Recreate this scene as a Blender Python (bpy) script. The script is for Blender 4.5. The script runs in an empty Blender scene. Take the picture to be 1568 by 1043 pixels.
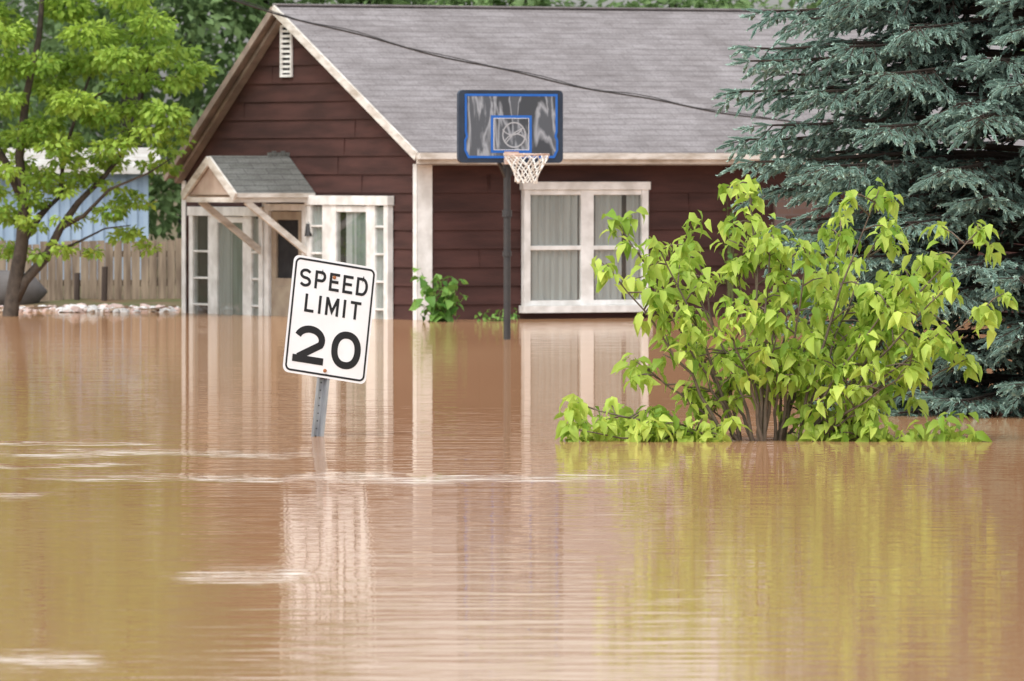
import bpy, math, random
import numpy as np
from mathutils import Vector, Matrix
random.seed(7); rng = np.random.default_rng(7)
scene = bpy.context.scene
scene.view_settings.view_transform = 'Standard'
scene.view_settings.look = 'None'
scene.view_settings.exposure = 0

# ------------------------------------------------------------------ materials
def new_mat(name):
    m = bpy.data.materials.new(name); m.use_nodes = True
    nt = m.node_tree
    return m, nt, nt.nodes['Principled BSDF'], nt.nodes['Material Output']

def pmat(name, c1, c2=None, scale=5, rough=.7, bump=0, bscale=None, stretch=(1,1,1), spec=.3, metal=0, detail=5, lo=.35, hi=.65):
    m, nt, b, o = new_mat(name)
    b.inputs['Roughness'].default_value = rough
    b.inputs['Specular IOR Level'].default_value = spec
    b.inputs['Metallic'].default_value = metal
    tc = nt.nodes.new('ShaderNodeTexCoord'); mp = nt.nodes.new('ShaderNodeMapping')
    mp.inputs['Scale'].default_value = stretch
    nt.links.new(tc.outputs['Object'], mp.inputs['Vector'])
    if c2 is None: c2 = tuple(v*.8 for v in c1)
    n = nt.nodes.new('ShaderNodeTexNoise'); n.inputs['Scale'].default_value = scale; n.inputs['Detail'].default_value = detail
    nt.links.new(mp.outputs[0], n.inputs['Vector'])
    r = nt.nodes.new('ShaderNodeValToRGB')
    r.color_ramp.elements[0].position = lo; r.color_ramp.elements[1].position = hi
    r.color_ramp.elements[0].color = (*c1, 1); r.color_ramp.elements[1].color = (*c2, 1)
    nt.links.new(n.outputs['Fac'], r.inputs[0]); nt.links.new(r.outputs[0], b.inputs['Base Color'])
    if bump:
        n2 = nt.nodes.new('ShaderNodeTexNoise'); n2.inputs['Scale'].default_value = bscale or scale*4
        nt.links.new(mp.outputs[0], n2.inputs['Vector'])
        bp = nt.nodes.new('ShaderNodeBump'); bp.inputs['Strength'].default_value = 1; bp.inputs['Distance'].default_value = bump
        nt.links.new(n2.outputs['Fac'], bp.inputs['Height']); nt.links.new(bp.outputs[0], b.inputs['Normal'])
    return m

def leafmat(name, dark, light, trans=.35, rough=.5, tcol=None):
    m, nt, b, o = new_mat(name)
    at = nt.nodes.new('ShaderNodeAttribute'); at.attribute_name = 'tint'
    r = nt.nodes.new('ShaderNodeValToRGB')
    r.color_ramp.elements[0].color = (*dark, 1); r.color_ramp.elements[1].color = (*light, 1)
    nt.links.new(at.outputs['Fac'], r.inputs[0])
    nt.links.new(r.outputs[0], b.inputs['Base Color'])
    b.inputs['Roughness'].default_value = rough; b.inputs['Specular IOR Level'].default_value = .3
    if trans > 0:
        t = nt.nodes.new('ShaderNodeBsdfTranslucent'); mx = nt.nodes.new('ShaderNodeMixShader')
        mx.inputs[0].default_value = trans
        nt.links.new(r.outputs[0], t.inputs['Color'])
        nt.links.new(b.outputs[0], mx.inputs[1]); nt.links.new(t.outputs[0], mx.inputs[2])
        nt.links.new(mx.outputs[0], o.inputs['Surface'])
    return m

# ------------------------------------------------------------------ mesh builder
class MB:
    def __init__(s): s.v=[]; s.f=[]; s.m=[]
    def quad(s, pts, mi=0):
        b=len(s.v); s.v += [tuple(p) for p in pts]; s.f.append(tuple(range(b, b+len(pts)))); s.m.append(mi)
    def box(s, a, b, mi=0, fn=None):
        x0,y0,z0=a; x1,y1,z1=b
        p=[(x0,y0,z0),(x1,y0,z0),(x1,y1,z0),(x0,y1,z0),(x0,y0,z1),(x1,y0,z1),(x1,y1,z1),(x0,y1,z1)]
        if fn: p=[fn(*q) for q in p]
        o=len(s.v); s.v+=p
        for f in ((0,3,2,1),(4,5,6,7),(0,1,5,4),(1,2,6,5),(2,3,7,6),(3,0,4,7)):
            s.f.append(tuple(o+i for i in f)); s.m.append(mi)
    def beam(s, p, q, w, h, mi=0, up=(0,0,1)):
        p=Vector(p); q=Vector(q); d=(q-p).normalized(); u=Vector(up)
        sd=d.cross(u).normalized()*w/2; uu=sd.cross(d).normalized()*h/2
        o=len(s.v)
        for c in (p,q):
            for a,b in ((-1,-1),(1,-1),(1,1),(-1,1)): s.v.append(tuple(c+sd*a+uu*b))
        for f in ((0,1,2,3),(7,6,5,4),(0,4,5,1),(1,5,6,2),(2,6,7,3),(3,7,4,0)):
            s.f.append(tuple(o+i for i in f)); s.m.append(mi)
    def tube(s, pts, rad, n=8, mi=0):
        pts=[Vector(p) for p in pts]
        if not hasattr(rad,'__len__'): rad=[rad]*len(pts)
        o=len(s.v); ref=Vector((.31,.17,.93)).normalized()
        for i,p in enumerate(pts):
            d=(pts[min(i+1,len(pts)-1)]-pts[max(i-1,0)]).normalized()
            a=d.cross(ref)
            if a.length<.1: a=d.cross(Vector((1,0,0)))
            a.normalize(); b=d.cross(a)
            for k in range(n):
                t=2*math.pi*k/n; s.v.append(tuple(p+(a*math.cos(t)+b*math.sin(t))*rad[i]))
        for i in range(len(pts)-1):
            for k in range(n):
                k2=(k+1)%n
                s.f.append((o+i*n+k,o+i*n+k2,o+(i+1)*n+k2,o+(i+1)*n+k)); s.m.append(mi)
        s.f.append(tuple(o+k for k in range(n))[::-1]); s.m.append(mi)
        e=o+(len(pts)-1)*n; s.f.append(tuple(e+k for k in range(n))); s.m.append(mi)
    def obj(s, name, mats, parent=None, smooth=False, bevel=0):
        me=bpy.data.meshes.new(name); me.from_pydata(s.v,[],s.f)
        for m in mats: me.materials.append(m)
        me.polygons.foreach_set('material_index', s.m)
        if smooth: me.polygons.foreach_set('use_smooth',[True]*len(s.f))
        me.update()
        ob=bpy.data.objects.new(name,me); scene.collection.objects.link(ob)
        if parent: ob.parent=parent
        if bevel:
            md=ob.modifiers.new('bevel','BEVEL'); md.width=bevel; md.segments=2; md.limit_method='ANGLE'
        return ob

def empty(name, loc=(0,0,0), rot=None):
    e=bpy.data.objects.new(name,None); scene.collection.objects.link(e)
    e.location=loc
    if rot: e.rotation_euler=rot
    return e

def np_mesh(name, V, F, k, tint, mats, parent=None):
    me=bpy.data.meshes.new(name)
    me.vertices.add(len(V)); me.vertices.foreach_set('co', V.astype(np.float32).ravel())
    me.loops.add(F.size); me.loops.foreach_set('vertex_index', F.astype(np.int32).ravel())
    me.polygons.add(len(F)); me.polygons.foreach_set('loop_start', (np.arange(len(F))*k).astype(np.int32))
    try: me.polygons.foreach_set('loop_total', np.full(len(F),k,dtype=np.int32))
    except Exception: pass
    at=me.attributes.new('tint','FLOAT','POINT'); at.data.foreach_set('value', tint.astype(np.float32))
    for m in mats: me.materials.append(m)
    me.update(calc_edges=True); me.validate()
    ob=bpy.data.objects.new(name,me); scene.collection.objects.link(ob)
    if parent: ob.parent=parent
    return ob

def nrm(a): return a/np.maximum(np.linalg.norm(a,axis=1,keepdims=True),1e-9)

LT=np.array([(0,0,0),(.35,0,-.02),(.7,0,-.16),(1,0,-.42),(.32,.5,.09),(.32,-.5,.09),(.68,.36,-.05),(.68,-.36,-.05)])
LF=np.array([(0,1,4),(0,5,1),(1,2,6),(1,6,4),(1,5,7),(1,7,2),(2,3,6),(2,7,3)])
DT=np.array([(0,0,0),(.5,.5,.06),(1,0,-.15),(.5,-.5,.06)]); DF=np.array([(0,1,2),(0,2,3)])
def leaf_mesh(name, P, D, L, W, tint, mat, parent=None, T=LT, FT=LF, upbias=1.0):
    n=len(P); D=nrm(D)
    up=np.tile([0,0,upbias],(n,1))+rng.normal(0,.45,(n,3))
    S=nrm(np.cross(D,up)); N=nrm(np.cross(S,D))
    V=P[:,None,:]+D[:,None,:]*(L[:,None,None]*T[None,:,0:1])+S[:,None,:]*(W[:,None,None]*T[None,:,1:2])+N[:,None,:]*(L[:,None,None]*T[None,:,2:3])
    F=(FT[None]+(np.arange(n)*len(T))[:,None,None]).reshape(-1,3)
    return np_mesh(name, V.reshape(-1,3), F, 3, np.repeat(tint,len(T)), [mat], parent)

# ------------------------------------------------------------------ world, sun, camera
w=bpy.data.worlds.new('World'); scene.world=w; w.use_nodes=True
nt=w.node_tree; bg=nt.nodes['Background']
sky=nt.nodes.new('ShaderNodeTexSky'); sky.sky_type='NISHITA'; sky.sun_disc=False
SE,SA=math.radians(55),math.radians(215)
sky.sun_elevation=SE; sky.sun_rotation=SA
sky.dust_density=3; sky.air_density=1.2
hs=nt.nodes.new('ShaderNodeHueSaturation'); hs.inputs['Saturation'].default_value=.25; hs.inputs['Value'].default_value=1.9
nt.links.new(sky.outputs[0],hs.inputs['Color']); nt.links.new(hs.outputs[0],bg.inputs['Color'])
bg.inputs['Strength'].default_value=.15
sl=bpy.data.lights.new('sun','SUN'); sl.energy=1.2; sl.angle=math.radians(20); sl.color=(1,.98,.94)
so=bpy.data.objects.new('sun',sl); scene.collection.objects.link(so)
sdir=Vector((math.sin(SA)*math.cos(SE), math.cos(SA)*math.cos(SE), math.sin(SE)))
so.rotation_euler=sdir.to_track_quat('Z','Y').to_euler()

cd=bpy.data.cameras.new('camera'); cam=bpy.data.objects.new('camera',cd); scene.collection.objects.link(cam)
cam.location=(0,0,1.71); cd.lens=300; cd.sensor_width=36; cd.clip_end=6000; cd.clip_start=.5
cam.rotation_euler=(math.radians(90-1.133),0,0)
cd.dof.use_dof=True; cd.dof.focus_distance=55; cd.dof.aperture_fstop=12
scene.camera=cam

# ------------------------------------------------------------------ ground
def ground_z(x,y):
    ys=[-400,98,103,106,107.5,112,200,4000]; zs=[-1.4,-1.3,-.5,-.03,.05,.12,.3,.5]
    return float(np.interp(y,ys,zs))
xs=[-3000,-400,-60]+list(np.arange(-14,16,.5))+[60,400,3000]
ys=[-400,0,60,98]+list(np.arange(100,116,.5))+[130,200,600,4000]
mb=MB(); mb.v=[(x,y,ground_z(x,y)+(.03*math.sin(x*3.1+y)*math.cos(x*1.7-y*2.3) if 104<y<116 else 0)) for y in ys for x in xs]
nx=len(xs)
for j in range(len(ys)-1):
    for i in range(nx-1):
        mb.f.append((j*nx+i,j*nx+i+1,(j+1)*nx+i+1,(j+1)*nx+i)); mb.m.append(0)
mb.obj('ground',[pmat('ground_mat',(.16,.10,.06),(.08,.09,.03),scale=1.5,rough=.95)],smooth=True)

# ------------------------------------------------------------------ water
m,nt,b,o=new_mat('muddy_water')
N=nt.nodes; Lk=nt.links.new
tc=N.new('ShaderNodeTexCoord')
def noise(scale,stretch,detail=3,rough=.5,dist=0):
    mp=N.new('ShaderNodeMapping'); mp.inputs['Scale'].default_value=stretch; Lk(tc.outputs['Object'],mp.inputs[0])
    n=N.new('ShaderNodeTexNoise'); n.inputs['Scale'].default_value=scale; n.inputs['Detail'].default_value=detail; n.inputs['Roughness'].default_value=rough; n.inputs['Distortion'].default_value=dist
    Lk(mp.outputs[0],n.inputs['Vector']); return n.outputs['Fac']
def mth(op,a,b_=None,c=None,cl=False):
    n=N.new('ShaderNodeMath'); n.operation=op; n.use_clamp=cl
    for i,v in enumerate((a,b_,c)):
        if v is None: continue
        if isinstance(v,(int,float)): n.inputs[i].default_value=v
        else: Lk(v,n.inputs[i])
    return n.outputs[0]
sep=N.new('ShaderNodeSeparateXYZ'); Lk(tc.outputs['Object'],sep.inputs[0]); X,Y=sep.outputs[0],sep.outputs[1]
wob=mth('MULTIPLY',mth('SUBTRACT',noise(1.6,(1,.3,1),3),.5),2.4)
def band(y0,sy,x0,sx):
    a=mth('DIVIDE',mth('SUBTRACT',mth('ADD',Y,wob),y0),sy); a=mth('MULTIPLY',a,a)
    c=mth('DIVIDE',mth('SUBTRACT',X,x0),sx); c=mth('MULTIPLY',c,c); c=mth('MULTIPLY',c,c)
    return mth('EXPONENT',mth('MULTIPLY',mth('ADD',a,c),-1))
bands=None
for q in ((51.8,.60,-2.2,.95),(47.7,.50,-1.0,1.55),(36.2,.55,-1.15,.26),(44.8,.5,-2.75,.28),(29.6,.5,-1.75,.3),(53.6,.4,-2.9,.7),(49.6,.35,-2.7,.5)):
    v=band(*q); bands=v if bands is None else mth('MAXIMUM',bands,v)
# thin broken sky glints on ripple crests, painted in as diffuse white
glint=mth('MULTIPLY_ADD',noise(4.6,(.42,2.0,1),4,.65,.4),12,-6.5,cl=True)
glint=mth('MULTIPLY',glint,mth('MULTIPLY_ADD',bands,2.4,-.35,cl=True))
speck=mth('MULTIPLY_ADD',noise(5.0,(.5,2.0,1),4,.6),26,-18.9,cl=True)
glint=mth('MULTIPLY',mth('MAXIMUM',glint,mth('MULTIPLY',speck,.7)),.85)
gust=mth('MULTIPLY_ADD',noise(.22,(1,.3,1),2),3.0,-.75,cl=True)
h=mth('MULTIPLY',noise(1.3,(.45,1,1),2),.0030)
h=mth('ADD',h,mth('MULTIPLY',noise(4.2,(.30,1,1),2),.0024))
h=mth('ADD',h,mth('MULTIPLY',mth('MULTIPLY',noise(8.5,(.35,1,1),2),.0016),gust))
h=mth('ADD',h,mth('MULTIPLY',mth('MULTIPLY',noise(4.2,(.3,1,1),3,.6),.012),bands))
bp=N.new('ShaderNodeBump'); bp.inputs['Strength'].default_value=1; bp.inputs['Distance'].default_value=1
Lk(h,bp.inputs['Height'])
N.remove(b)
df=N.new('ShaderNodeBsdfDiffuse'); gl=N.new('ShaderNodeBsdfGlossy'); mx=N.new('ShaderNodeMixShader')
rp=N.new('ShaderNodeValToRGB'); rp.color_ramp.elements[0].position=.3; rp.color_ramp.elements[1].position=.7
rp.color_ramp.elements[0].color=(.40,.20,.098,1); rp.color_ramp.elements[1].color=(.49,.275,.142,1)
Lk(noise(.16,(1,.3,1),5),rp.inputs[0]); Lk(rp.outputs[0],df.inputs['Color'])
gl.inputs['Roughness'].default_value=.02; gl.inputs['Color'].default_value=(.98,.96,.93,1)
Lk(bp.outputs[0],gl.inputs['Normal'])
fr=N.new('ShaderNodeFresnel'); fr.inputs['IOR'].default_value=1.33
fac=mth('MULTIPLY',fr.outputs[0],.76)
Lk(fac,mx.inputs[0]); Lk(df.outputs[0],mx.inputs[1]); Lk(gl.outputs[0],mx.inputs[2])
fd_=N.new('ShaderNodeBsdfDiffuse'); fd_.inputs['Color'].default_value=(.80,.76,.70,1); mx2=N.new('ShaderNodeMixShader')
Lk(glint,mx2.inputs[0]); Lk(mx.outputs[0],mx2.inputs[1]); Lk(fd_.outputs[0],mx2.inputs[2]); Lk(mx2.outputs[0],o.inputs['Surface'])
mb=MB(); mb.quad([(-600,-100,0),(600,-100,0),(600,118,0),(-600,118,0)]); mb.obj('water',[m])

# ------------------------------------------------------------------ common materials
white=pmat('white_paint',(.80,.80,.78),(.60,.59,.56),scale=6,rough=.6,bump=.002)
trimw=pmat('weathered_trim',(.66,.63,.58),(.40,.35,.29),scale=4,rough=.8,bump=.002,stretch=(1,1,3),lo=.4,hi=.7)
siding=pmat('brown_siding',(.072,.031,.026),(.040,.018,.015),scale=2.2,rough=.8,bump=.002,stretch=(.5,.5,3),bscale=20,detail=8)
soff=pmat('soffit_wood',(.34,.27,.22),(.22,.175,.145),scale=4,rough=.8)
dark=pmat('dark_interior',(.03,.03,.032),(.015,.015,.016),rough=.9)
blackm=pmat('black_metal',(.022,.022,.024),(.035,.032,.03),scale=8,rough=.45,spec=.5)
curt=pmat('curtain_cloth',(.55,.57,.56),(.45,.47,.46),scale=3,rough=.95,stretch=(3,3,.5))
gcurt=pmat('green_curtain',(.33,.39,.35),(.23,.28,.25),scale=3,rough=.95,stretch=(3,3,.5))
glass,nt,b,o=new_mat('window_glass')
tr=nt.nodes.new('ShaderNodeBsdfTransparent'); tr.inputs[0].default_value=(.8,.83,.82,1); g2=nt.nodes.new('ShaderNodeBsdfGlossy'); g2.inputs['Roughness'].default_value=.03
mx=nt.nodes.new('ShaderNodeMixShader'); mx.inputs[0].default_value=.2
nt.links.new(tr.outputs[0],mx.inputs[1]); nt.links.new(g2.outputs[0],mx.inputs[2]); nt.links.new(mx.outputs[0],o.inputs['Surface'])

def shingle(name,c1,c2,c3,row=.065):
    m,nt,b,o=new_mat(name); N=nt.nodes; L=nt.links.new
    tc=N.new('ShaderNodeTexCoord'); sp=N.new('ShaderNodeSeparateXYZ'); L(tc.outputs['Object'],sp.inputs[0])
    cb=N.new('ShaderNodeCombineXYZ'); L(sp.outputs[0],cb.inputs[0]); L(sp.outputs[2],cb.inputs[1])
    nw=N.new('ShaderNodeTexNoise'); nw.inputs['Scale'].default_value=3; L(tc.outputs['Object'],nw.inputs['Vector'])
    wv=N.new('ShaderNodeVectorMath'); wv.operation='SCALE'; wv.inputs['Scale'].default_value=.02; L(nw.outputs['Color'],wv.inputs[0])
    ad=N.new('ShaderNodeVectorMath'); ad.operation='ADD'; L(cb.outputs[0],ad.inputs[0]); L(wv.outputs[0],ad.inputs[1])
    br=N.new('ShaderNodeTexBrick'); br.inputs['Scale'].default_value=1; br.inputs['Brick Width'].default_value=.3; br.inputs['Row Height'].default_value=row
    br.inputs['Mortar Size'].default_value=.005; br.inputs['Mortar Smooth'].default_value=.6; br.inputs['Color1'].default_value=(*c1,1); br.inputs['Color2'].default_value=(*c2,1); br.inputs['Mortar'].default_value=(*c3,1)
    L(ad.outputs[0],br.inputs['Vector'])
    def mul(src,scale,stretch,a,b2,lo,hi,det=6):
        n=N.new('ShaderNodeTexNoise'); n.inputs['Scale'].default_value=scale; n.inputs['Detail'].default_value=det
        mp=N.new('ShaderNodeMapping'); mp.inputs['Scale'].default_value=stretch; L(tc.outputs['Object'],mp.inputs[0]); L(mp.outputs[0],n.inputs['Vector'])
        r=N.new('ShaderNodeValToRGB'); r.color_ramp.elements[0].position=lo; r.color_ramp.elements[1].position=hi
        r.color_ramp.elements[0].color=(a,a*.98,a*.97,1); r.color_ramp.elements[1].color=(b2,b2,b2,1); L(n.outputs[0],r.inputs[0])
        mu=N.new('ShaderNodeMixRGB'); mu.blend_type='MULTIPLY'; mu.inputs[0].default_value=1; L(src,mu.inputs[1]); L(r.outputs[0],mu.inputs[2]); return mu.outputs[0]
    c=mul(br.outputs[0],1.1,(1.2,1,.5),.8,1.06,.3,.7)
    c=mul(c,3,(1,1,9),.84,1.12,.35,.65)
    c=mul(c,45,(1,1,1),.8,1.2,.3,.7)
    L(c,b.inputs['Base Color']); b.inputs['Roughness'].default_value=.9
    return m
roofm=shingle('roof_shingles',(.250,.234,.236),(.223,.208,.21),(.145,.134,.134))
hoodm=shingle('hood_shingles',(.15,.155,.145),(.12,.125,.115),(.06,.06,.06))

# ------------------------------------------------------------------ house (local x along front, y back, z up)
house=empty('brown_house',(-1.084,98.4,0),(0,0,math.radians(30)))
LEN,WID,RT,RZ=9.5,5.75,3.11,3.68
FZ,BZ=1.93,1.68
EO=.35; GO=.2
sf=(RZ-FZ)/(RT+EO); sb=(RZ-BZ)/(WID+.12-RT)
LAP=.215
def tr_at(z):
    a=max(0,RT-(RZ-.06-z)/sf); b_=min(WID,RT+(RZ-.06-z)/sb); return a,b_
mb=MB()
z=-.9
while z<RZ-.1:
    z1=z+LAP
    a0,b0=tr_at(z); a1,b1=tr_at(min(z1,RZ-.061))
    for sx,dr in ((0,-1),(LEN,1)):
        p=[(sx+dr*.022,a0,z),(sx+dr*.022,b0,z),(sx+dr*.004,b1,z1),(sx+dr*.004,a1,z1)]
        mb.quad(p if dr<0 else p[::-1]); 
        mb.quad([(sx+dr*.004,a0,z),(sx+dr*.004,b0,z),(sx+dr*.022,b0,z),(sx+dr*.022,a0,z)])
    if z<1.9:
        zt=min(z1,1.99)
        mb.quad([(0,-.022,z),(LEN,-.022,z),(LEN,-.004,zt),(0,-.004,zt)])
        mb.quad([(0,-.004,z),(LEN,-.004,z),(LEN,-.022,z),(0,-.022,z)])
        if z<1.5: mb.quad([(LEN,WID+.022,z),(0,WID+.022,z),(0,WID+.004,zt),(LEN,WID+.004,zt)])
    for _ in range(2):
        sx=random.uniform(.4,LEN-.4)
        if z<1.7: mb.box((sx,-.024,z+.004),(sx+.006,-.012,z+LAP-.01))
    ty=random.uniform(a0+.2,b0-.2) if b0-a0>.6 else None
    if ty: mb.box((-.024,ty,z+.004),(-.012,ty+.006,z+LAP-.01))
    z=z1
mb.obj('siding',[siding],house)
mb=MB()
def slab(t0,z0,t1,z1,x0,x1,th,mi,mt):
    mb.quad([(x0,t0,z0),(x1,t0,z0),(x1,t1,z1),(x0,t1,z1)],mi)
    mb.quad([(x0,t0,z0-th),(x0,t1,z1-th),(x1,t1,z1-th),(x1,t0,z0-th)],mt)
    for xx in (x0,x1): mb.quad([(xx,t0,z0-th),(xx,t1,z1-th),(xx,t1,z1),(xx,t0,z0)],mt)
    mb.quad([(x0,t0,z0-th),(x1,t0,z0-th),(x1,t0,z0),(x0,t0,z0)],mt)
slab(-EO,FZ,RT,RZ,-GO,LEN+GO,.05,0,1)
slab(WID+.12,BZ,RT,RZ,-GO,LEN+GO,.05,0,1)
ro=mb.obj('roof',[roofm,soff],house)
mb=MB(); mb.box((-GO,RT-.06,RZ-.005),(LEN+GO,RT+.06,RZ+.02)); mb.obj('ridge_cap',[roofm],house,bevel=.01)
mb=MB()
mb.box((-GO-.02,-EO-.03,FZ-.13),(LEN+GO,-EO-.003,FZ-.012),0)
mb.box((-GO-.02,-EO-.10,FZ-.075),(LEN+GO,-EO-.033,FZ-.005),0)
mb.box((0,-EO,FZ-.145),(LEN,-.024,FZ-.132),1)
mb.beam((-GO-.015,-EO,FZ-.045),(-GO-.015,RT,RZ-.045),.028,.10,0,up=(0,0,1))
mb.beam((-GO-.0155,WID+.12,BZ-.05),(-GO-.0155,RT+.005,RZ-.05),.028,.085,1,up=(0,0,1))
mb.beam((-.07,RT+.02,RZ-.13),(-.07,WID+.05,BZ-.09),.10,.05,1)
mb.box((-.032,-.034,-.9),(.17,-.024,1.80),2); mb.box((-.034,-.034,-.9),(-.023,.06,1.80),2)
mb.box((-.034,WID-.07,-.9),(-.023,WID+.03,1.60),2)
mb.box((-.05,RT-.14,2.86),(-.026,RT-.11,3.42),2); mb.box((-.05,RT+.11,2.86),(-.026,RT+.14,3.42),2)
mb.box((-.052,RT-.14,3.42),(-.026,RT+.14,3.45),2); mb.box((-.052,RT-.14,2.83),(-.026,RT+.14,2.86),2)
for i in range(9):
    zz=2.88+i*.06; mb.box((-.045,RT-.11,zz),(-.026,RT+.11,zz+.03),2)
mb.obj('trim',[trimw,soff,white],house)
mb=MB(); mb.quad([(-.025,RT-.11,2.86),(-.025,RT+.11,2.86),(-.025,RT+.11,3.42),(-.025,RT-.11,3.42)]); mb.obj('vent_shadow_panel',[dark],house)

FR=MB(); GL=MB(); CU=MB(); DK=MB(); GC=MB()
def mapper(plane):
    if plane=='front': return lambda u,o,z:(u,-o,z)
    return lambda u,o,z:(-o,u,z)
def curtain(B,fn,u0,u1,z0,z1,off=.045,amp=.012,freq=22,ph=0):
    n=max(8,int((u1-u0)*60)); o=len(B.v)
    for i in range(n+1):
        u=u0+(u1-u0)*i/n; a=amp*(math.sin(u*freq*3+ph)+.5*math.sin(u*freq*5.3+1))
        B.v.append(fn(u,off+a*.6,z0)); B.v.append(fn(u,off+a,z1))
    for i in range(n): B.f.append((o+2*i,o+2*i+2,o+2*i+3,o+2*i+1)); B.m.append(0)
def unit(plane,u0,u1,z0,z1,verts,hor,trim=.08,curts=(),out=.10):
    fn=mapper(plane)
    DK.box((u0,.024,z0),(u1,.028,z1),0,fn)
    GL.quad([fn(u0+.01,.07,z0),fn(u1-.01,.07,z0),fn(u1-.01,.07,z1),fn(u0+.01,.07,z1)])
    FR.box((u0,.023,z0),(u0+trim,out,z1),0,fn); FR.box((u1-trim,.023,z0),(u1,out,z1),0,fn)
    FR.box((u0-.02,.023,z1),(u1+.02,out+.015,z1+trim*1.1),0,fn)
    if z0>-.2: FR.box((u0-.03,.023,z0-.05),(u1+.03,out+.05,z0+.035),0,fn)
    for a,b_ in verts: FR.box((a,.023,z0),(b_,out-.006,z1-.001),0,fn)
    for a,b_,zz,hh in hor: FR.box((a,.03,zz),(b_,out-.013,zz+hh),0,fn)
    for B,a,b_,za,zb,ph in curts: curtain(B,fn,a,b_,za,zb,ph=ph)
s0,s1,z0,z1=1.36,3.04,.12,1.50
sash=[]
for a,b_ in ((s0+.09,2.13),(2.30,s1-.09)):
    sash+= [(a,b_,.80,.05),(a,b_,z1-.06,.058),(a,b_,z0+.036,.06)]
unit('front',s0,s1,z0,z1,[(2.13,2.30)],sash,.085,[(CU,s0+.13,1.66,z0+.1,z1-.05,0),(CU,1.63,2.10,z0+.1,z1-.05,2),(CU,2.34,2.70,z0+.1,z1-.05,4),(CU,2.76,s1-.10,z0+.1,z1-.05,1)])
def side_munt(a,b_,zs): return [(a,b_,zz,.025) for zz in zs]
unit('gable',.541,2.51,-.6,1.32,[(.86,1.07),(1.80,2.13)],side_munt(.65,.86,(.1,.42,.74,1.06))+side_munt(2.13,2.41,(.1,.42,.74,1.06))+[(1.07,1.80,1.24,.07)],.10,
     [(GC,1.08,1.5,-.5,1.3,0),(CU,.65,.86,-.5,1.3,1),(CU,2.13,2.4,-.5,1.3,1),(CU,1.35,1.62,-.5,1.3,3)])
unit('gable',3.60,5.47,-.6,1.18,[(3.89,4.11),(4.76,4.99)],side_munt(3.7,3.89,(.1,.42,.74))+side_munt(4.99,5.37,(.1,.42,.74))+[(4.11,4.76,1.1,.07)],.10,
     [(GC,4.12,4.5,-.5,1.15,0),(CU,3.7,3.88,-.5,1.15,2),(CU,4.45,4.75,-.5,1.15,2)])
fn=mapper('gable')
DK.box((2.62,.024,-.9),(3.52,.03,1.28),0,fn)
FR.box((2.54,.023,-.9),(2.64,.09,1.33),0,fn); FR.box((3.47,.023,-.9),(3.57,.09,1.33),0,fn); FR.box((2.64,.023,1.25),(3.47,.088,1.33),0,fn)
FR.obj('window_frames',[white],house,bevel=.004)
GL.obj('window_glass',[glass],house); CU.obj('curtains',[curt],house); GC.obj('green_curtains',[gcurt],house); DK.obj('dark_openings',[dark],house)
mb=MB(); mb.box((2.66,.03,-.9),(3.45,.06,.45),0,fn); mb.box((2.66,.03,.45),(2.78,.06,1.24),0,fn); mb.box((3.33,.03,.45),(3.45,.06,1.24),0,fn); mb.box((2.78,.03,1.14),(3.33,.06,1.24),0,fn)
mb.box((2.75,.061,-.3),(3.36,.07,.35),0,fn)
mb.obj('door',[pmat('door_paint',(.36,.30,.22),(.26,.2,.15),rough=.6)],house,bevel=.004)
mb=MB(); t0,t1,tm,hz,he,xo=2.48,3.68,3.08,1.90,1.50,-1.08
def slab2(t0,z0,t1,z1,x0,x1,th):
    mb.quad([(x0,t0,z0),(x1,t0,z0),(x1,t1,z1),(x0,t1,z1)],0)
    mb.quad([(x0,t0,z0-th),(x0,t1,z1-th),(x1,t1,z1-th),(x1,t0,z0-th)],1)
    mb.quad([(x0,t0,z0-th),(x0,t1,z1-th),(x0,t1,z1),(x0,t0,z0)],1)
    mb.quad([(x0,t0,z0-th),(x1,t0,z0-th),(x1,t0,z0),(x0,t0,z0)],1)
slab2(t0-.06,he-.04,tm,hz,xo,-.024,.05); slab2(t1+.06,he-.04,tm,hz,xo,-.024,.05)
mb.beam((xo-.015,t0-.06,he-.085),(xo-.015,tm,hz-.05),.03,.10,1); mb.beam((xo-.0155,t1+.06,he-.085),(xo-.0155,tm+.003,hz-.05),.03,.10,1)
mb.quad([(xo+.03,t0+.04,he-.06),(xo+.03,t1-.04,he-.06),(xo+.03,tm,hz-.07)],2)
mb.box((xo,t0-.005,he-.15),(-.024,t0+.055,he-.08),1); mb.box((xo,t1-.055,he-.15),(-.024,t1+.005,he-.08),1)
mb.box((xo-.001,t0+.055,he-.15),(xo+.06,t1-.055,he-.09),1)
for tt in (t0+.03,t1-.03):
    mb.beam((xo+.18,tt,he-.14),(-.03,tt,he-.78),.05,.07,1)
    mb.box((-.06,tt-.03,he-.9),(-.024,tt+.03,he-.15),1)
for i in range(5): mb.box((-.30+i*.06,tm-.02,hz-.01),(-.26+i*.06,tm+.02,hz+.04+.015*(i%2)),0)
mb.obj('door_hood',[hoodm,trimw,pmat('hood_gable',(.5,.4,.33),(.4,.3,.24))],house)
mb=MB(); mb.tube([(-.10,2.45,.95),(-.10,2.45,1.1)],[.05,.03],8); mb.beam((-.03,2.45,1.1),(-.1,2.45,1.12),.02,.02); mb.obj('porch_light',[blackm],house)
m,nt,b,o=new_mat('brick_stone'); br=nt.nodes.new('ShaderNodeTexBrick'); tc=nt.nodes.new('ShaderNodeTexCoord'); sp=nt.nodes.new('ShaderNodeSeparateXYZ'); cb=nt.nodes.new('ShaderNodeCombineXYZ')
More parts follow.
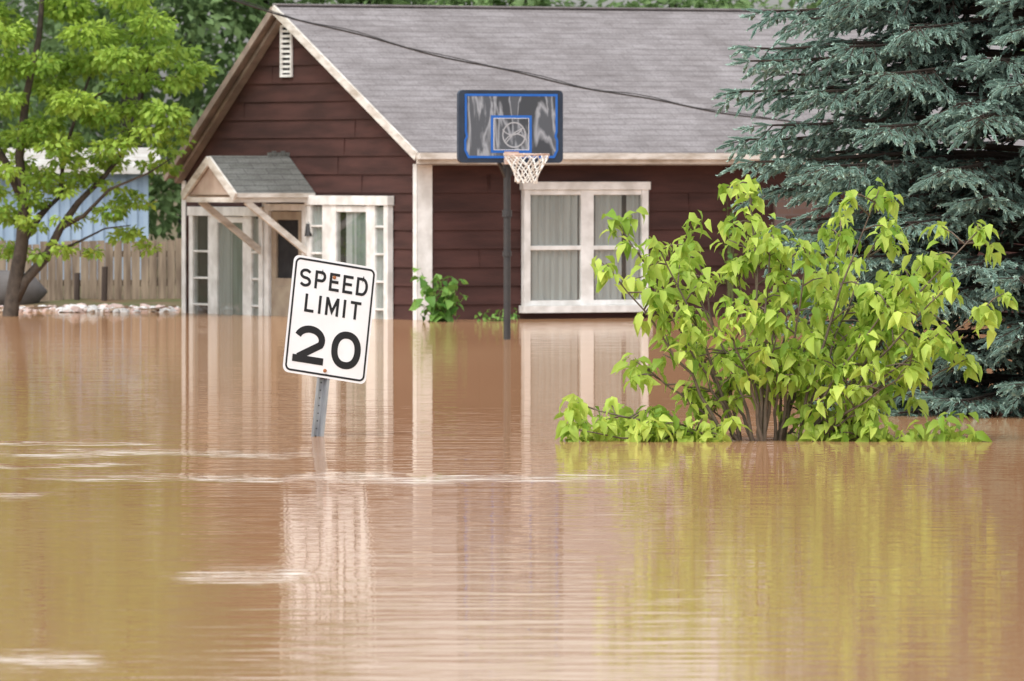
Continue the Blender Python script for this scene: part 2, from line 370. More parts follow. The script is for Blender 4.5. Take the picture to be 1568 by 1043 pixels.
nt.links.new(tc.outputs['Object'],sp.inputs[0]); nt.links.new(sp.outputs[0],cb.inputs[0]); nt.links.new(sp.outputs[2],cb.inputs[1]); nt.links.new(cb.outputs[0],br.inputs[0])
br.inputs['Scale'].default_value=1; br.inputs['Brick Width'].default_value=.21; br.inputs['Row Height'].default_value=.08; br.inputs['Mortar Size'].default_value=.01
br.inputs['Color1'].default_value=(.11,.06,.045,1); br.inputs['Color2'].default_value=(.17,.115,.095,1); br.inputs['Mortar'].default_value=(.14,.11,.10,1)
nt.links.new(br.outputs[0],b.inputs['Base Color']); b.inputs['Roughness'].default_value=.9
mb=MB(); mb.box((4.80,-.06,1.0),(5.4,-.023,1.50)); mb.obj('brick_panel',[m],house)

# ------------------------------------------------------------------ speed limit sign
U=Vector((.531,.285,-.093)).normalized(); V=Vector((.076,.107,.763)).normalized(); Nn=U.cross(V).normalized(); U=V.cross(Nn)
sign=bpy.data.objects.new('speed_limit_sign',None); scene.collection.objects.link(sign)
M=Matrix((U,V,Nn)).transposed().to_4x4(); M.translation=Vector((-1.2525,55.1,0)); sign.matrix_world=M
galv=pmat('galvanised_steel',(.40,.42,.44),(.26,.27,.29),scale=14,rough=.45,metal=.5,stretch=(1,.4,1))
signw=pmat('sign_white',(.82,.83,.85),(.76,.765,.775),scale=5,rough=.4,spec=.5)
signb=pmat('sign_black',(.012,.012,.014),(.02,.02,.022),rough=.5)
def rrect(w_,h_,r,n=6):
    pts=[]
    for cx,cy,a in ((w_/2-r,h_/2-r,0),(-w_/2+r,h_/2-r,90),(-w_/2+r,-h_/2+r,180),(w_/2-r,-h_/2+r,270)):
        for i in range(n+1):
            t=math.radians(a+90*i/n); pts.append((cx+r*math.cos(t),cy+r*math.sin(t)))
    return pts
def ribbon(B,pts,wd,closed=False,zz=0,mi=0,fn=None):
    pts=[Vector(p) for p in pts]; n=len(pts); L=[];R=[]
    for i,p in enumerate(pts):
        if closed: a=(p-pts[i-1]).normalized(); b_=(pts[(i+1)%n]-p).normalized()
        else:
            a=(p-pts[i-1]).normalized() if i>0 else (pts[1]-p).normalized()
            b_=(pts[i+1]-p).normalized() if i<n-1 else a
        na=Vector((-a.y,a.x)); nb=Vector((-b_.y,b_.x)); mm=(na+nb).normalized(); k=1/max(.4,mm.dot(na))
        L.append(p+mm*wd/2*k); R.append(p-mm*wd/2*k)
    o=len(B.v); f=fn or (lambda x,y,z:(x,y,z))
    for a,b_ in zip(L,R): B.v.append(f(a.x,a.y,zz)); B.v.append(f(b_.x,b_.y,zz))
    for i in range(n if closed else n-1):
        j=(i+1)%n; B.f.append((o+2*i,o+2*i+1,o+2*j+1,o+2*j)); B.m.append(mi)
def arc(cx,cy,rx,ry,a0,a1,n=14):
    return [(cx+rx*math.cos(math.radians(a0+(a1-a0)*i/n)),cy+ry*math.sin(math.radians(a0+(a1-a0)*i/n))) for i in range(n+1)]
def glyph(ch,w_,th):
    h=th/2; r=w_-h; c=w_/2
    if ch=='S':
        ry=(1-h-.5)/2
        return [arc(c,.5+ry,c-h,ry,25,270)+arc(c,.5-ry,c-h,ry,90,-155)[1:]]
    if ch=='P': return [[(h,0),(h,1)],[(h,1-h),(r-.2,1-h)]+arc(r-.2,(1-h+.46)/2,.2,(1-h-.46)/2,90,-90)+[(h,.46)]]
    if ch=='E': return [[(h,0),(h,1)],[(h,1-h),(w_,1-h)],[(h,.51),(w_-.06,.51)],[(h,h),(w_,h)]]
    if ch=='D': return [[(h,0),(h,1)],[(h,1-h),(r-.28,1-h)]+arc(r-.28,.5,.28,.5-h,90,-90)+[(h,h)]]
    if ch=='L': return [[(h,0),(h,1)],[(h,h),(w_,h)]]
    if ch=='I': return [[(h,0),(h,1)]]
    if ch=='M': return [[(h,0),(h,1)],[(w_-h,0),(w_-h,1)],[(h+.01,.97),(c,.22),(w_-h-.01,.97)]]
    if ch=='T': return [[(c,0),(c,1)],[(0,1-h),(w_,1-h)]]
    if ch=='2': return [arc(c,1-h-.27,c-h,.27,165,-25,18)+[(h+.06,h+.04)],[(0,h),(w_,h)]]
    if ch=='0': return [('c',[(c+(c-h)*math.copysign(abs(math.cos(t))**.9,math.cos(t)),.5+(.5-h)*math.copysign(abs(math.sin(t))**.9,math.sin(t))) for t in [2*math.pi*i/40 for i in range(40)]])]
SW,SH,SC=.61,.765,.765
mb=MB(); P=rrect(SW,SH,.04)
n=len(P)
mb.v=[(x,y+SC,.0) for x,y in P]+[(x,y+SC,-.004) for x,y in P]
mb.f=[tuple(range(n)),tuple(range(2*n-1,n-1,-1))]+[(i,i+n,(i+1)%n+n,(i+1)%n) for i in range(n)]; mb.m=[0,1]+[1]*n
mb.obj('sign_panel',[signw,galv],sign)
mb=MB(); ribbon(mb,[(x,y+SC) for x,y in rrect(SW-.04,SH-.04,.032)],.013,True,.0015)
def word(txt,ws,H,cx,ybase,th,gap):
    tot=sum(ws)*H+gap*(len(txt)-1); x=cx-tot/2
    for k,(ch,w_) in enumerate(zip(txt,ws)):
        for j,st in enumerate(glyph(ch,w_,th)):
            cl=st[0]=='c'; pts=st[1] if cl else st
            ribbon(mb,[(x+a*H,ybase+b_*H) for a,b_ in pts],th*H,cl,.0015+.0003*j)
        x+=w_*H+gap
word('SPEED',(.72,.68,.62,.62,.72),.118,0,SC+.185,.16,.026)
word('LIMIT',(.58,.165,.82,.165,.66),.118,.01,SC+.025,.16,.032)
word('20',(.92,.88),.245,0,SC-.305,.19,.05)
mb.obj('sign_lettering',[signb],sign)
mb=MB()
for yy in (SC+.275,SC-.335):
    mb.tube([(0,yy,.0),(0,yy,.010)],[.013,.010],8)
mb.obj('bolts',[pmat('rusty_bolt',(.36,.15,.06),(.25,.1,.05))],sign)
mb=MB()
prof=[(-.045,-.006),(-.028,-.006),(-.018,-.036),(.018,-.036),(.028,-.006),(.045,-.006),(.045,-.010),(.031,-.010),(.021,-.040),(-.021,-.040),(-.031,-.010),(-.045,-.010)]
o=len(prof)
mb.v=[(x,-1.3,z) for x,z in prof]+[(x,SC+.30,z) for x,z in prof]
mb.f=[(i,(i+1)%o,(i+1)%o+o,i+o) for i in range(o)]+[tuple(range(o))[::-1],tuple(range(o,2*o))]; mb.m=[0]*len(mb.f)
for i in range(28):
    y=-.3+i*.05; mb.quad([(-.004,y,-.0345),(.004,y,-.0345),(.004,y+.008,-.0345),(-.004,y+.008,-.0345)],1)
mb.obj('sign_post',[galv,dark],sign)

# ------------------------------------------------------------------ basketball hoop
hoop=empty('basketball_hoop',(-.05,86.9,0),(0,0,math.radians(24)))
bluem=pmat('blue_paint',(.02,.13,.48),(.015,.11,.42),rough=.4)
m,nt,b,o=new_mat('marbled_backboard'); tc=nt.nodes.new('ShaderNodeTexCoord')
mp=nt.nodes.new('ShaderNodeMapping'); mp.inputs['Rotation'].default_value=(0,math.radians(32),0); mp.inputs['Scale'].default_value=(2.0,1,.6); nt.links.new(tc.outputs['Object'],mp.inputs[0])
n=nt.nodes.new('ShaderNodeTexNoise'); n.inputs['Scale'].default_value=2.4; n.inputs['Detail'].default_value=6; n.inputs['Distortion'].default_value=.7; nt.links.new(mp.outputs[0],n.inputs['Vector'])
r=nt.nodes.new('ShaderNodeValToRGB'); e=r.color_ramp.elements; e[0].position=.45; e[0].color=(.045,.052,.062,1); e[1].position=.515; e[1].color=(.32,.34,.37,1); x=e.new(.56); x.color=(.08,.09,.105,1)
nt.links.new(n.outputs[0],r.inputs[0]); nt.links.new(r.outputs[0],b.inputs['Base Color']); b.inputs['Roughness'].default_value=.3
BC=2.17; BW,BH=1.16,.74
fn=lambda x,y,z:(x,-.10-z,y)
mb=MB(); P=[(x,y+BC) for x,y in rrect(BW,BH,.05)]; n=len(P)
mb.v=[fn(x,y,.0) for x,y in P]+[fn(x,y,-.05) for x,y in P]
mb.f=[tuple(range(n)),tuple(range(2*n-1,n-1,-1))]+[(i,i+n,(i+1)%n+n,(i+1)%n) for i in range(n)]; mb.m=[0]*(n+2)
mb.obj('backboard_frame',[pmat('navy_plastic',(.02,.03,.05),(.03,.045,.07),rough=.45)],hoop)
hw,hh=BW/2-.075,BH/2-.05
edge=[(-hw,hh),(-hw,-.05),(-hw+.012,-.10),(-hw-.006,-.14),(-hw-.006,-hh+.08),(-hw+.03,-hh+.01),(hw-.03,-hh+.01),(hw+.006,-hh+.08),(hw+.006,-.14),(hw-.012,-.10),(hw,-.05),(hw,hh)]
mb=MB(); mb.quad([fn(x,y+BC,.003) for x,y in edge]); mb.obj('backboard_face',[m],hoop)
mb=MB(); ribbon(mb,[(x,y+BC) for x,y in edge],.024,True,.006,0,fn)
sq=[(-.215,.10),(.215,.10),(.215,-.255),(-.215,-.255)]
ribbon(mb,[(x,y+BC) for x,y in sq],.026,True,.006,0,fn); 
ribbon(mb,[(x*.90,y*.9+BC-.007) for x,y in sq],.006,True,.007,1,fn)
bc=(.03,BC-.085)
ribbon(mb,arc(bc[0],bc[1],.125,.125,0,354,40),.014,True,.007,2,fn)
ribbon(mb,arc(bc[0]-.02,bc[1]+.13,.13,.13,215,325,14),.012,False,.0075,2,fn)
ribbon(mb,arc(bc[0]+.02,bc[1]-.16,.15,.17,40,150,14),.012,False,.008,2,fn)
ribbon(mb,[(bc[0]-.09,bc[1]-.08),(bc[0],bc[1]+.02),(bc[0]+.10,bc[1]+.07)],.012,False,.0085,2,fn)
mb.obj('backboard_markings',[bluem,pmat('white_line',(.7,.72,.75)),pmat('grey_line',(.42,.43,.45))],hoop)
mb=MB(); mb.tube([(0,0,-1.3),(0,0,2.1)],.036,12); mb.tube([(0,0,1.25),(0,0,1.32)],.05,12); mb.tube([(0,0,.85),(0,0,.9)],.046,12)
for sx in (-.2,.2):
    mb.beam((0,0,1.62),(sx,-.06,1.98),.03,.03); mb.beam((0,0,1.95),(sx,-.06,2.3),.03,.03)
mb.obj('hoop_post',[blackm],hoop,smooth=False)
RZm=1.885; rcx,rcy=.0,-.49
mb=MB()
ring=[(rcx+.225*math.cos(t),rcy+.225*math.sin(t),RZm) for t in [2*math.pi*i/32 for i in range(33)]]
mb.tube(ring,.010,8); mb.box((-.07,-.28,RZm-.03),(.07,-.103,RZm+.012)); mb.box((-.08,-.115,RZm-.10),(.08,-.107,RZm+.03))
mb.obj('rim',[pmat('faded_rim',(.60,.50,.45),(.48,.32,.24),scale=8,rough=.5)],hoop)
mb=MB(); K=12
def npnt(k,row):
    R=[.225,.20,.165,.135,.115,.11][row]; zz=[0,-.055,-.115,-.175,-.235,-.285][row]
    a=2*math.pi*(k+.5*(row%2))/K; sw=.012*math.sin(k*2.3+row)
    return (rcx+R*math.cos(a)+sw,rcy+R*math.sin(a),RZm+zz+.01*math.sin(k*1.7+row))
for row in range(5):
    for k in range(K):
        p=npnt(k,row)
        for dk in ((0,-1) if row%2==0 else (0,1)):
            mb.tube([p,npnt((k+dk)%K,row+1)],.0065,5)
mb.obj('net',[pmat('net_cord',(.80,.79,.75),(.68,.66,.6),rough=.9)],hoop)

# ------------------------------------------------------------------ utility cable
mb=MB(); A=Vector((-5.2,92,4.25)); B_=Vector((4.9,96,2.05)); pts=[]
for i in range(61):
    t=i/60; p=A.lerp(B_,t); p.z-=.62*4*t*(1-t)*.5; p.z+=.012*math.sin(t*40); pts.append(p)
mb.tube(pts,.010,6); mb.tube([p+Vector((0,0,.016+.01*math.sin(i))) for i,p in enumerate(pts)],.005,5)
mb.obj('overhead_cable',[blackm])

# ------------------------------------------------------------------ foreground shrub (young tree with drooping leaves)
KD=.00415; BY=54.3
def sp_(px,py,dy=0): return Vector(((px-784)*KD,BY+dy,1.71-(py-263)*KD))
shrub=empty('green_shrub',(1.64,BY,0))
tips=[(1150,280),(1055,355),(945,335),(930,405),(1005,455),(1125,400),(1235,378),(1345,292),(1362,345),(1425,395),(1505,345),(1512,470),(1485,548),(1400,560),(970,552),(1060,505),(880,612),(872,655),(940,650),(1000,640),(1270,450),(1340,480),(1190,480),(1335,615),(1440,505),(1070,600),(1180,345),(1290,412),(1260,655),(1350,662),(1110,460),(1380,440),(1210,430),(1310,540),(1045,400),(1455,430),(1300,355),(1230,530),(1050,650),(1380,510),(1152,325),(1000,368),(1440,400),(1200,390),(1430,450)]
ST=MB(); LP=[];LD=[];LL=[];LW=[];TT=[]
def cluster(P,n,spread=.03,size=1.0):
    tb=random.random()
    for k in range(n):
        a=2*math.pi*(k/n)+random.uniform(-.4,.4)
        d=Vector((math.cos(a)*.8,math.sin(a)*.8,random.uniform(-1.2,.05)))
        LP.append(P+Vector([random.gauss(0,spread) for _ in range(3)])); LD.append(d)
        l=random.uniform(.075,.14)*size; LL.append(l); LW.append(l*random.uniform(.44,.58))
        TT.append(min(1,max(0,.55*tb+.5*random.random()+random.uniform(-.15,.15))))
base0=Vector((1.64,0,0))
roots=[(-.09,.03),(-.03,-.06),(.03,.05),(.09,-.02),(-.14,-.03),(.15,.04)]
for i,(px,py) in enumerate(tips):
    low=py>590
    tip=sp_(px,py,random.uniform(-.45,.55) if not low else random.uniform(-.35,.15))-Vector((0,BY,0))
    if low: tip.z=max(tip.z,.05)
    ri=min(range(6),key=lambda q:abs(roots[q][0]*9-(tip.x-base0.x))+random.random()*.5)
    b0=base0+Vector((roots[ri][0]+random.gauss(0,.008),roots[ri][1]+random.gauss(0,.01),-.5))
    mid=b0.lerp(tip,.45); mid.z+= .12*(tip-b0).length if not low else .16; mid.x=b0.x+(tip.x-b0.x)*.38
    c1=b0+Vector((roots[ri][0]*1.2,roots[ri][1],.62))
    path=[]
    for k in range(13):
        t=k/12; p=b0*(1-t)**3+c1*3*t*(1-t)**2+mid*3*t*t*(1-t)+tip*t**3
        p+=Vector((random.gauss(0,.010),random.gauss(0,.010),random.gauss(0,.008))); path.append(p)
    ST.tube([p-base0 for p in path],[.017*(1-.8*k/12) for k in range(13)],6)
    L=(tip-b0).length
    nt_=int(2.5+L*3.9)
    cluster(tip-base0,8); cluster(tip-base0-Vector((0,0,.06)),7)
    for j in range(nt_):
        t=random.uniform(.55,1) if not low else random.uniform(.64,1)
        k=min(11,int(t*12)); p=path[k].lerp(path[k+1],t*12-k)
        if p.z<.03 and not low: continue
        q=p+Vector((random.uniform(-.18,.18),random.uniform(-.2,.2),random.uniform(-.03,.15)))
        if q.z<.04: q.z=.05
        ST.tube([p-base0,p.lerp(q,.5)-base0+Vector((0,0,.015)),q-base0],[.006,.005,.003],4)
        cluster(q-base0,random.randint(6,8),.028)
for px,py in ((1240,672),(1270,676),(1300,676),(1340,668),(1375,676),(1410,672),(1445,670),(1470,672),(1490,676),(1430,676),(1455,676),(900,676),(930,660),(950,678),(985,665),(1010,676),(960,640),(900,640),(1280,650),(1320,640),(1080,665),(1045,678)):
    p=sp_(px,py)-Vector((0,BY,0)); p.z=max(.05,p.z); p.y=random.uniform(-.3,.1); cluster(p-base0,9,.05,1.0); cluster(p-base0,6,.08,.9)
ST.obj('stems',[pmat('shrub_bark',(.17,.13,.10),(.11,.085,.065),scale=20,rough=.9)],shrub,smooth=True)
P=np.array([tuple(v) for v in LP]); D=np.array([tuple(v) for v in LD])
P[:,2]=np.maximum(P[:,2],.02)
leafm=leafmat('shrub_leaf',(.19,.35,.035),(.64,.77,.16),.45)
leaf_mesh('leaves',P,D,np.array(LL),np.array(LW),np.array(TT),leafm,shrub)

# ------------------------------------------------------------------ blue spruce
random.seed(21)
spruce=empty('blue_spruce',(3.85,60.8,0))
TB=MB(); FP=[];FD=[];FL=[];FTt=[]
TB.tube([(0,0,-1.3),(0,0,2),(0.03,0,5),(0,0,8.4)],[.17,.14,.08,.02],10)
def sp_R(z):
    return 2.3*(8.4-z)/6.2 if z>2.2 else 2.3-.25*(2.2-z)
def finger(p,d,l,t):
    FP.append(tuple(p)); FD.append(tuple(d)); FL.append(l); FTt.append(t)
z=-.15
while z<8.2:
    R=sp_R(z); hi=z>4.0
    nb=14 if not hi else 8
    for k in range(nb):
        ang=2*math.pi*k/nb+random.uniform(-.16,.16)+z*3.1
        back=math.sin(ang)>.4
        L=R*random.uniform(.84,1.04)
        zz=z+random.uniform(-.10,.10)
        dirh=Vector((math.cos(ang),math.sin(ang),0)); sd=Vector((-dirh.y,dirh.x,0))
        path=[]
        for i in range(9):
            t=i/8; path.append(dirh*(L*t)+Vector((0,0,zz+.12*L*math.sin(t*math.pi*.55)-.22*L*t**1.6+.10*L*t**4)))
        TB.tube(path,[.026*(1-.85*i/8)+.003 for i in range(9)],5)
        step=.095 if not (hi or back) else .16
        s=.35*L
        while s<L:
            t=s/L; i=min(7,int(t*8)); p=path[i].lerp(path[i+1],t*8-i)
            for sgn in (-1,1):
                bl=(.20+.34*(1-t)*min(1,L/1.6))*random.uniform(.7,1.15)
                bd=(dirh*random.uniform(.5,.9)+sd*sgn*random.uniform(.6,1)+Vector((0,0,random.uniform(-.65,.10)))).normalized()
                q=p+bd*bl
                TB.tube([p,q],[.006,.003],3)
                nf=max(1,int(bl/.085)) if not (hi or back) else max(1,int(bl/.14))
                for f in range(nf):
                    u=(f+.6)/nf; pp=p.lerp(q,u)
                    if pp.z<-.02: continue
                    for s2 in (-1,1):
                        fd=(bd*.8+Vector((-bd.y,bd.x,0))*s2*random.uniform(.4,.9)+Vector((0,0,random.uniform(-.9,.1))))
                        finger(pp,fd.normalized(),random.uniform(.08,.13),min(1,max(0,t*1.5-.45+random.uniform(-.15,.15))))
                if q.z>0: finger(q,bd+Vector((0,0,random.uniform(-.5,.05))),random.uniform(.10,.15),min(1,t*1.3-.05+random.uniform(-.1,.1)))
            s+=step*random.uniform(.8,1.2)
        if path[-1].z>0: finger(path[-1],dirh+Vector((0,0,.1)),.15,1)
    z+=.215 if not hi else .33
TB.obj('trunk_and_branches',[pmat('spruce_bark',(.06,.045,.036),(.035,.027,.022),rough=.95)],spruce)
FP=np.array(FP);FD=nrm(np.array(FD));FL=np.array(FL);FTt=np.array(FTt); n=len(FP)
ref=np.tile([.2,.1,1.0],(n,1)); A1=nrm(np.cross(FD,ref)); A2=np.cross(FD,A1)
Vs=[];Ts=[]
for a in (0,1.05,2.1):
    rd=A1*math.cos(a)+A2*math.sin(a)
    e_=FP+FD*FL[:,None]*1.0; m_=FP+FD*FL[:,None]*.55
    Vs.append(np.stack([FP,m_+rd*.014,e_],1)); Vs.append(np.stack([FP,e_,m_-rd*.014],1)); Ts+= [np.stack([FTt*.6]*3,1)]*2
NN=20
for j in range(NN):
    u=(j+.5)/NN; a=j*2.4+rng.uniform(0,6.28,n)
    rd=A1*np.cos(a)[:,None]+A2*np.sin(a)[:,None]
    b0=FP+FD*(FL*u)[:,None]
    nl=.030*(1-.25*u)*rng.uniform(.8,1.15,n)
    tipp=b0+(rd*.80+FD*.6)*nl[:,None]
    sd=nrm(np.cross(rd,FD))*.0060
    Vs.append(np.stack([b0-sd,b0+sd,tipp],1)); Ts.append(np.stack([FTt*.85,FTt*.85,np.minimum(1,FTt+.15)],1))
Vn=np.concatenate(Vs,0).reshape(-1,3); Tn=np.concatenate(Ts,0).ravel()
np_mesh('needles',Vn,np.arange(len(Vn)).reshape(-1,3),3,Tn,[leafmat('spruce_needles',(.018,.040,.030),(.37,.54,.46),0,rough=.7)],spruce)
random.seed(5)

# ------------------------------------------------------------------ generic clumpy foliage
def clump_leaves(clumps,dens,size,flat=.55):
    P=[];D=[];L=[];T=[]
    for (cx,cy,cz,r) in clumps:
        k=int(dens*r*r); 
        u=nrm(rng.normal(0,1,(k,3))); rr=r*(rng.uniform(.25,1,k)**.5)
        p=u*rr[:,None]; p[:,2]*=flat
        P.append(p+np.array([cx,cy,cz])); d=u.copy(); d[:,2]=d[:,2]*.4-.35+rng.normal(0,.25,k); D.append(d+rng.normal(0,.35,(k,3)))
        L.append(size*rng.uniform(.7,1.3,k)); tb=rng.uniform(0,.45)
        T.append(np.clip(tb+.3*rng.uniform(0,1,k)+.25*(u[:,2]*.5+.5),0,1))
    return np.concatenate(P),np.concatenate(D),np.concatenate(L),np.concatenate(T)

KL=.00773
tree=empty('leafy_tree',(-5.85,101,0))
def tl(px,py,dy=0): return Vector(((px-784)*KL+5.85,dy,1.71-(py-263)*KL))
mb=MB()
def limb(pts,r0,r1): 
    n=len(pts)
    P=[tl(*p) for p in pts]
    mb.tube(P,[r0+(r1-r0)*i/(n-1) for i in range(n)],8)
limb([(14,640),(16,480),(24,430),(34,370),(36,310),(30,240),(40,150),(60,60),(70,-60)],.11,.025)
limb([(18,470),(38,430),(70,395),(92,350),(120,310),(160,270),(190,230,.3),(215,150,.4),(230,70,.4)],.07,.010)
limb([(92,350),(130,330,-.2),(170,290,-.4),(230,265,-.5),(270,240,-.6)],.030,.006)
limb([(34,370),(60,330,.2),(90,300,.4),(95,240,.3),(120,160,.3),(150,80,.2)],.05,.010)
limb([(60,390),(110,375,.2),(160,350,.1),(200,345,.1)],.022,.005)
limb([(36,310),(10,250),(-20,200),(-60,120)],.06,.015)
limb([(120,160,.3),(180,130,0),(250,120,-.2),(300,115,-.2)],.020,.005)
mb.obj('trunk_and_limbs',[pmat('tree_bark',(.095,.075,.06),(.05,.04,.033),scale=10,rough=.95,bump=.01)],tree,smooth=True)
cl=[]
cp=[(60,90,42),(150,60,48),(235,45,40),(298,112,26),(205,125,40),(120,150,42),(250,165,36),(280,205,22),(60,185,40),(185,215,34),(240,245,24),(130,275,26),(60,265,32),(20,320,30),(205,300,20),(190,352,22),(225,372,16),(100,385,18),(20,50,45),(100,15,45),(190,5,44),(265,80,26),(-30,120,50),(-40,230,45),(-30,20,50),(10,150,38),(95,215,34),(150,180,36),(225,200,28),(165,330,22),(60,400,14),(110,330,16),(278,130,24),(20,255,30),(-20,300,30),(130,100,44),(40,-60,60),(130,-80,60),(220,-50,45),(-40,-100,70),(60,-160,70),(160,-160,50),(90,-240,50),(0,-240,50),(308,98,14),(262,235,14),(150,395,16),(10,380,20),(50,340,20),(100,290,22),(160,250,28),(80,130,40),(180,90,40),(30,210,34),(230,90,36),(20,100,40),(215,160,30),(110,245,26),(40,300,26),(175,300,20)]
for px,py,r in cp:
    for _ in range(3):
        v=tl(px+random.uniform(-14,14),py+random.uniform(-12,12),random.uniform(-.9,.9)); cl.append((v.x,v.y,v.z,r*KL*random.uniform(.65,.92)))
P,D,L,T=clump_leaves(cl,2400,.095,.42)
leaf_mesh('leaves',P,D,L,L*.55,T,leafmat('tree_leaf',(.12,.26,.035),(.50,.67,.11),.42),tree,DT,DF)

bt=empty('background_trees',(0,135,0))
cl=[];mb=MB()
def btree(x,y,h,r,z0=1.2):
    mb.tube([(x,y,-.2),(x+.1,y,h*.5),(x,y,h*.85)],[.22,.15,.05],7)
    for _ in range(int(26+r*9)):
        a=random.uniform(0,6.28); t=random.random(); zz=z0+(h-z0)*t
        rr=r*math.sqrt(max(.05,1-(2*t-.95)**2))*random.uniform(.3,1)
        cl.append((x+rr*math.cos(a),y+rr*math.sin(a),zz,random.uniform(.55,1.0)))
for x,y,h,r in ((-14,-2,12,2.6),(-10.8,2,12.5,2.8),(-8.2,-4,10.5,2.3),(-6.2,3,10.5,2.2),(-4.2,6,7.6,1.9),(-2.4,4,5.8,1.7),(.2,3,5.5,1.8),(2.6,4,5.7,1.8),(5.2,3,5.8,1.9),(7.6,2,7,2.2),(10,0,9,2.6),(13.2,2,11,3),(-18,0,11,3),(17,0,11,3),(-13,8,13,3),(-9,9,12,3),(-5.5,10,8.5,2.6)):
    btree(x,y,h,r)
mb.obj('trunks',[pmat('bg_bark',(.06,.05,.04))],bt)
P,D,L,T=clump_leaves(cl,230,.20,.75)
leaf_mesh('foliage',P,D,L,L*.6,T,leafmat('bg_leaf',(.11,.19,.075),(.31,.45,.18),.35),bt,DT,DF)

# ------------------------------------------------------------------ neighbouring blue shed
shed=empty('blue_metal_shed',(-7.9,122,0),(0,0,math.radians(4)))
mb=MB(); n=90
for i in range(n):
    x0=-4.5+7.2*i/n; x1=-4.5+7.2*(i+1)/n; o0=.03*(i%2); 
    mb.quad([(x0,-o0,-.2),(x1,-o0,-.2),(x1,-o0,1.78),(x0,-o0,1.78)]); 
    mb.quad([(x1,-.03,-.2),(x1,0,-.2),(x1,0,1.78),(x1,-.03,1.78)])
mb.quad([(2.7,0,-.2),(2.7,4,-.2),(2.7,4,1.78),(2.7,0,1.78)]); mb.quad([(-4.5,0,-.2),(-4.5,4,-.2),(-4.5,4,1.78),(-4.5,0,1.78)])
mb.obj('walls',[pmat('pale_blue_metal',(.36,.46,.58),(.28,.37,.48),scale=1.5,rough=.5)],shed)
mb=MB(); mb.quad([(-4.7,-.25,1.74),(2.9,-.25,1.74),(2.9,2,2.06),(-4.7,2,2.06)]); mb.quad([(-4.7,4.2,1.74),(2.9,4.2,1.74),(2.9,2,2.06),(-4.7,2,2.06)]); mb.box((-4.7,-.28,1.68),(2.9,-.252,1.78)); 
mb.obj('metal_roof',[pmat('pale_roof',(.58,.57,.54),(.42,.38,.34),rough=.5)],shed)

fence=empty('wooden_fence',(-8.6,109,0))
mb=MB(); x=-1.5
while x<5.2:
    wd=random.uniform(.085,.11); tp=.82+random.uniform(-.03,.03)+.02*math.sin(x*2)
    mb.box((x,random.uniform(-.008,.008),-.1),(x+wd,.02+random.uniform(0,.006),tp)); x+=wd+random.uniform(.004,.014)
mb.box((-1.5,.03,.25),(5.2,.07,.33)); mb.box((-1.5,.03,.62),(5.2,.07,.70))
mb.obj('boards',[pmat('weathered_boards',(.32,.25,.18),(.15,.11,.08),scale=2.2,rough=.9,stretch=(6,1,.7),bump=.003)],fence)
mb=MB()
for x,h in ((.35,.45),(1.8,.38),(3.4,.5),(3.05,.42)): mb.tube([(x,-.25,-.1),(x+.01,-.25,h)],.04,8)
mb.obj('posts',[pmat('dark_post',(.07,.05,.04))],fence)

mb=MB(); pts=[];rd=[]
for i in range(13):
    t=i/12; pts.append((-1.0+2.0*t,0,.20)); rd.append(.28*math.sqrt(max(.003,1-abs(2*t-1)**4)))
mb.tube(pts,rd,20); mb.box((-.6,-.2,-.1),(-.5,.2,.1)); mb.box((.5,-.2,-.1),(.6,.2,.1)); mb.tube([(0,0,.42),(0,0,.54)],.07,12)
tk=mb.obj('propane_tank',[pmat('tank_paint',(.13,.12,.115),(.085,.075,.07),rough=.6)],smooth=True); tk.location=(-6.85,107.4,0)

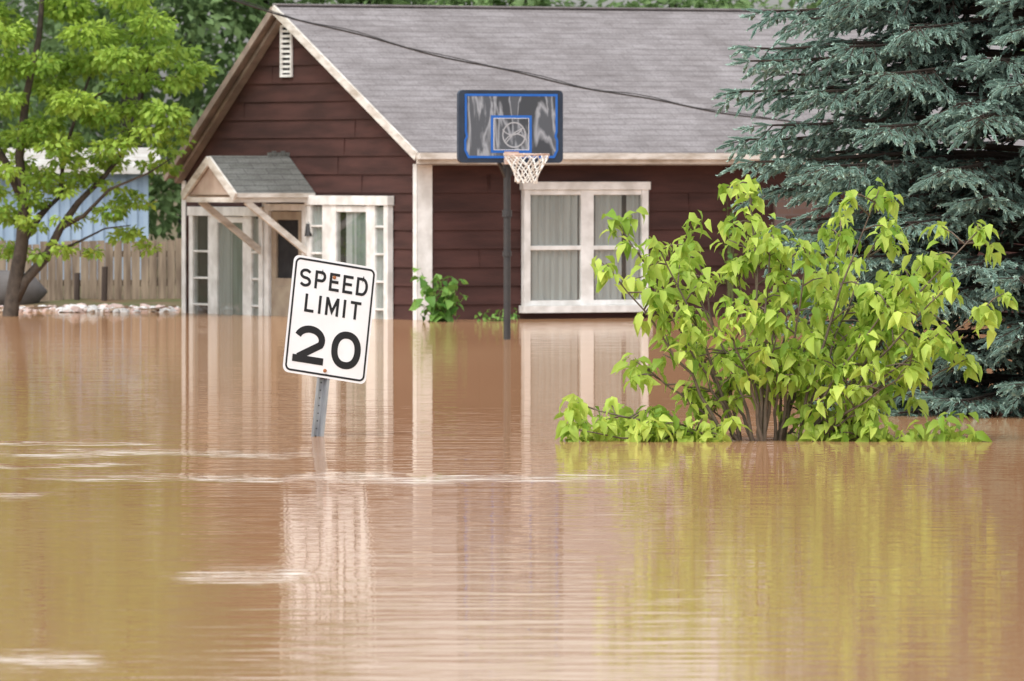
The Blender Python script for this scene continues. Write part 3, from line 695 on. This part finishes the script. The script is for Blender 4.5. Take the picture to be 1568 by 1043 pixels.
mb=MB()
for i in range(300):
    x=random.uniform(-6.6,-4.15) if random.random()<.5 else random.gauss(random.choice([-5.3,-4.65,-4.9]),.22)
    x=min(x,-4.15); y=random.uniform(103.6,106.4); s=random.uniform(.015,.042)*(2 if random.random()<.08 else 1)
    o=len(mb.v); mi=random.choice([0,0,0,1,1,2,3])
    c=Vector((x,y,max(0,ground_z(x,y))+.012+s*.3)); nn=6
    for j,zz in ((0,-.5),(1,.25)):
        for k in range(nn):
            a=6.28*k/nn; q=random.uniform(.5,1.3)*(1 if j==0 else .65)
            mb.v.append(tuple(c+Vector((math.cos(a)*s*q*1.8,math.sin(a)*s*q,zz*s+random.uniform(-.35,.35)*s))))
    mb.v.append(tuple(c+Vector((0,0,s*.7))))
    for k in range(nn):
        k2=(k+1)%nn; mb.f.append((o+k,o+k2,o+nn+k2,o+nn+k)); mb.f.append((o+nn+k,o+nn+k2,o+2*nn)); mb.m+= [mi,mi]
for i in range(16):
    x=random.uniform(-6.6,-4.2); y=random.uniform(104,106); a=random.uniform(-.3,.3); l=random.uniform(.1,.35)
    mb.beam((x,y,.03),(x+l*math.cos(a),y+l*math.sin(a),.04),.03,.02,random.choice([2,3]))
mb.obj('flood_debris',[pmat('debris_white',(.72,.71,.70)),pmat('debris_pink',(.60,.46,.42)),pmat('debris_tan',(.4,.3,.22)),pmat('debris_brown',(.16,.1,.06))],smooth=False)

def small_plant(name,pts,loc,size,n,mat):
    e=empty(name,loc); S=MB(); P=[];D=[];L=[];T=[]
    for q in pts:
        q=Vector(q); S.tube([(random.uniform(-.05,.05),0,-.3),(q.x*.5,q.y*.5,q.z*.6),tuple(q)],[.008,.006,.003],5)
        for k in range(n):
            p=q+Vector([random.gauss(0,.05) for _ in range(3)]); P.append(tuple(p)); a=random.uniform(0,6.28)
            D.append((math.cos(a),math.sin(a)-.4,random.uniform(-.9,.1))); L.append(size*random.uniform(.6,1.2)); T.append(random.random())
    S.obj('stems',[pmat(name+'_stem',(.1,.12,.04))],e)
    leaf_mesh('leaves',np.array(P),np.array(D),np.array(L),np.array(L)*.85,np.array(T),mat,e)
vm=leafmat('vine_leaf',(.06,.17,.025),(.24,.42,.09),.3)
pts=[]
for i in range(34):
    x=random.uniform(-.22,.26); z=random.uniform(.03,.44); pts.append((x,random.uniform(-.1,.1),z))
pts+=[(-.2,0,.5),(-.2,0,.56),(.2,0,.46),(.0,0,.5),(.1,0,.5)]
small_plant('grape_vine',pts,(-.83,97.3,0),.14,3,vm)
small_plant('weeds',[(random.uniform(-.22,.25),random.uniform(-.1,.1),random.uniform(.0,.09)) for _ in range(14)],(-.14,97.5,0),.07,4,vm)
small_plant('climbing_vine',[(random.uniform(-.06,.06),0,z_) for z_ in np.arange(.5,1.4,.08)],(2.56,100.3,0),.07,3,vm)
